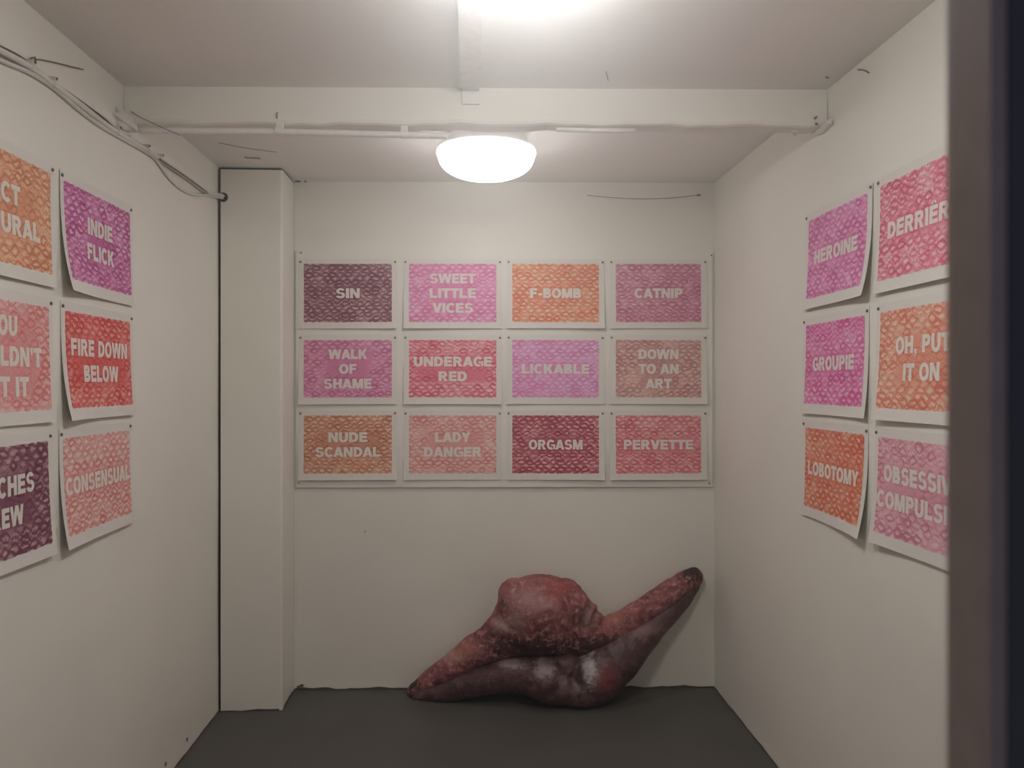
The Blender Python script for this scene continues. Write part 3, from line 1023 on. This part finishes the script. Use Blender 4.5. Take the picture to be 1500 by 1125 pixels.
# ------------------------------------------------------------------ the soft sculpture on the floor
def fabric(name, dark, mid, pale, scale, rough, speck, spec, patches=(), tips=()):
    k = NT(name)
    co = k.n('ShaderNodeTexCoord').outputs['Object']
    a = k.noise(scale, 6, co, 0.65)
    b = k.noise(scale * 4, 5, co, 0.7)
    st = k.n('ShaderNodeVectorMath', operation='MULTIPLY'); k.l(co, st.inputs[0]); st.inputs[1].default_value = (1.0, 1.0, 0.35)
    c = k.noise(scale * 6, 4, st.outputs[0], 0.6)
    col = k.mix(k.ramp(a, 0.32, 0.66), dark, mid)
    col = k.mix(k.math('MULTIPLY', k.ramp(b, 0.52, 0.72), speck), col, pale)
    col = k.mix(k.math('MULTIPLY', k.ramp(c, 0.62, 0.75), speck * 0.6), col, pale)
    sep = None
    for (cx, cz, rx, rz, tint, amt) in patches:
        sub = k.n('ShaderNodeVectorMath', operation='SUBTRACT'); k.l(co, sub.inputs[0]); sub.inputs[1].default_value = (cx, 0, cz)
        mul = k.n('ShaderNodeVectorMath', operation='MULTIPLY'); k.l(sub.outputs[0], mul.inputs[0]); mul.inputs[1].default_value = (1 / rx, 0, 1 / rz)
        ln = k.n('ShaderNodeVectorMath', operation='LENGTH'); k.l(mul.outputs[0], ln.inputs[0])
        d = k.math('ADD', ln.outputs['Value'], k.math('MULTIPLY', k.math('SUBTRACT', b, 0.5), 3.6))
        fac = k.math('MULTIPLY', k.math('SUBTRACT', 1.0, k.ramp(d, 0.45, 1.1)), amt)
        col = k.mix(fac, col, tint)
    k.l(col, k.b.inputs['Base Color'])
    k.b.inputs['Roughness'].default_value = rough
    k.b.inputs['Specular IOR Level'].default_value = spec
    h = k.math('ADD', k.math('MULTIPLY', a, 1.0), k.math('MULTIPLY', b, 0.35))
    k.bump(h, 0.5, 0.012)
    return k.m


SC0 = on_y(815, 1010, 3.30)
SORG = Vector((SC0.x, 3.30, 0.0))


def soft_body(name, balls, chains, mat, parent, voxel=0.006, smooth=10, wrinkle=0.0, rough=0.0, folds=None):
    """one continuous stuffed surface grown from overlapping round volumes; all in photo pixels at about 3.3 m"""
    bm = bmesh.new()

    def ball(px, py, rx, rz, off, ry=None):
        rm = max(rx, rz) * 3.3 / FPX
        y = yback(0.4) - off
        c = on_y(px, py, y)
        kx = y / FPX
        mtx = Matrix.Translation(c - SORG) @ Matrix.Diagonal((rx * kx, (ry or (rx + rz) / 2) * kx, rz * kx, 1))
        bmesh.ops.create_icosphere(bm, subdivisions=3, radius=1.0, matrix=mtx)
    for bl in balls:
        ball(*bl)
    for ch in chains:
        for (x0, y0, r0, o0), (x1, y1, r1, o1) in zip(ch, ch[1:]):
            n = max(2, int(math.hypot(x1 - x0, y1 - y0) / 4))
            for i in range(n):
                t = i / n
                r = r0 + (r1 - r0) * t
                ball(x0 + (x1 - x0) * t, y0 + (y1 - y0) * t, r, r, o0 + (o1 - o0) * t)
        x, y, r, o = ch[-1]
        ball(x, y, r, r, o)
    me = bpy.data.meshes.new(name + '_raw'); bm.to_mesh(me); bm.free()
    tmp = bpy.data.objects.new(name + '_raw', me); COL.objects.link(tmp)
    md = tmp.modifiers.new('r', 'REMESH'); md.mode = 'VOXEL'; md.voxel_size = voxel
    ms = tmp.modifiers.new('s', 'SMOOTH'); ms.iterations = smooth; ms.factor = 0.5
    dg = bpy.context.evaluated_depsgraph_get()
    new = bpy.data.meshes.new_from_object(tmp.evaluated_get(dg))
    bpy.data.objects.remove(tmp)
    bpy.data.meshes.remove(me)
    new.name = name
    for v in new.vertices:
        n = v.normal
        w3 = v.co + SORG
        d = rough * (0.7 * mnoise.noise(w3 * 17) + 0.45 * mnoise.noise(w3 * 41) + 0.25 * mnoise.noise(w3 * 90))
        if folds:
            fx = (w3.x - folds[0]) / folds[1]; fz = (w3.z - folds[2]) / folds[3]
            mk = max(0.0, 1 - fx * fx - fz * fz)
            d += 0.008 * mk * math.sin(w3.x * 120 + 5.0 * mnoise.noise(w3 * 9))
        d += wrinkle * (math.sin(v.co.x * 60 + 8 * math.sin(v.co.z * 23)) * 0.5 + math.sin(v.co.z * 95 + v.co.x * 40) * 0.35)
        v.co += n * d
        wz = v.co + SORG
        if wz.z < 0.002:
            v.co.z = 0.002
        lim = yback(wz.x) - 0.004 - SORG.y
        if v.co.y > lim:
            v.co.y = lim
    for p in new.polygons:
        p.use_smooth = True
    new.materials.clear()
    return link(name, new, mat, parent)


sculp = empty('soft_sculpture', SORG)
tag(sculp, 'lumpy dark red stuffed sculpture with two tapering ends on the floor against the wall', 'sculpture')


def so(px, py):
    p = on_y(px, py, 3.28) - SORG
    return p.x, p.z


def P_(px, py, rx, rz, tint, amt):
    x, z = so(px, py)
    return (x, z, rx * 3.3 / FPX, rz * 3.3 / FPX, tint, amt)


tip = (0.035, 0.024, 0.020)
shade_print = (0.06, 0.022, 0.022)  # dark shade under the dome, painted into the print
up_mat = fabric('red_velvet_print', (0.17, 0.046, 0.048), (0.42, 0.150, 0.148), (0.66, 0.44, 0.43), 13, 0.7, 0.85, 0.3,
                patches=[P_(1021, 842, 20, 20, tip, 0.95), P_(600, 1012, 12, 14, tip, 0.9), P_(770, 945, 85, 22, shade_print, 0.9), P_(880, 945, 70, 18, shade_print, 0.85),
                         P_(860, 905, 14, 22, (0.36, 0.26, 0.24), 0.5), P_(735, 912, 14, 12, (0.55, 0.38, 0.36), 0.6), P_(778, 872, 34, 18, (0.60, 0.38, 0.37), 0.45), P_(812, 858, 26, 12, (0.40, 0.08, 0.08), 0.6), P_(755, 900, 16, 18, (0.58, 0.38, 0.38), 0.45), P_(660, 968, 24, 9, (0.62, 0.36, 0.31), 0.5), P_(690, 952, 26, 12, (0.50, 0.20, 0.15), 0.6),  # pale pink dome patches are painted highlights
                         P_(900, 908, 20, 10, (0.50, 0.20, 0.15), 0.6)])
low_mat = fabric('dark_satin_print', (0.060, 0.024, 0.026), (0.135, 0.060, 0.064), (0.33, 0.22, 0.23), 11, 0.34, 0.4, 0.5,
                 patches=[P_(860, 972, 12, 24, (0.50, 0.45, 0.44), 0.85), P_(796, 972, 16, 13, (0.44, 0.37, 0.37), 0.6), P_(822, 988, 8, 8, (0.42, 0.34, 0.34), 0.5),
                          P_(740, 970, 34, 6, (0.46, 0.38, 0.38), 0.6), P_(886, 982, 18, 22, (0.26, 0.05, 0.045), 0.7), P_(945, 925, 40, 8, (0.34, 0.19, 0.19), 0.5),  # thin pale streak along the left limb is a painted highlight
                          P_(846, 985, 5, 26, (0.03, 0.015, 0.015), 0.9)])  # crease shade between the two lobes, put into the colour
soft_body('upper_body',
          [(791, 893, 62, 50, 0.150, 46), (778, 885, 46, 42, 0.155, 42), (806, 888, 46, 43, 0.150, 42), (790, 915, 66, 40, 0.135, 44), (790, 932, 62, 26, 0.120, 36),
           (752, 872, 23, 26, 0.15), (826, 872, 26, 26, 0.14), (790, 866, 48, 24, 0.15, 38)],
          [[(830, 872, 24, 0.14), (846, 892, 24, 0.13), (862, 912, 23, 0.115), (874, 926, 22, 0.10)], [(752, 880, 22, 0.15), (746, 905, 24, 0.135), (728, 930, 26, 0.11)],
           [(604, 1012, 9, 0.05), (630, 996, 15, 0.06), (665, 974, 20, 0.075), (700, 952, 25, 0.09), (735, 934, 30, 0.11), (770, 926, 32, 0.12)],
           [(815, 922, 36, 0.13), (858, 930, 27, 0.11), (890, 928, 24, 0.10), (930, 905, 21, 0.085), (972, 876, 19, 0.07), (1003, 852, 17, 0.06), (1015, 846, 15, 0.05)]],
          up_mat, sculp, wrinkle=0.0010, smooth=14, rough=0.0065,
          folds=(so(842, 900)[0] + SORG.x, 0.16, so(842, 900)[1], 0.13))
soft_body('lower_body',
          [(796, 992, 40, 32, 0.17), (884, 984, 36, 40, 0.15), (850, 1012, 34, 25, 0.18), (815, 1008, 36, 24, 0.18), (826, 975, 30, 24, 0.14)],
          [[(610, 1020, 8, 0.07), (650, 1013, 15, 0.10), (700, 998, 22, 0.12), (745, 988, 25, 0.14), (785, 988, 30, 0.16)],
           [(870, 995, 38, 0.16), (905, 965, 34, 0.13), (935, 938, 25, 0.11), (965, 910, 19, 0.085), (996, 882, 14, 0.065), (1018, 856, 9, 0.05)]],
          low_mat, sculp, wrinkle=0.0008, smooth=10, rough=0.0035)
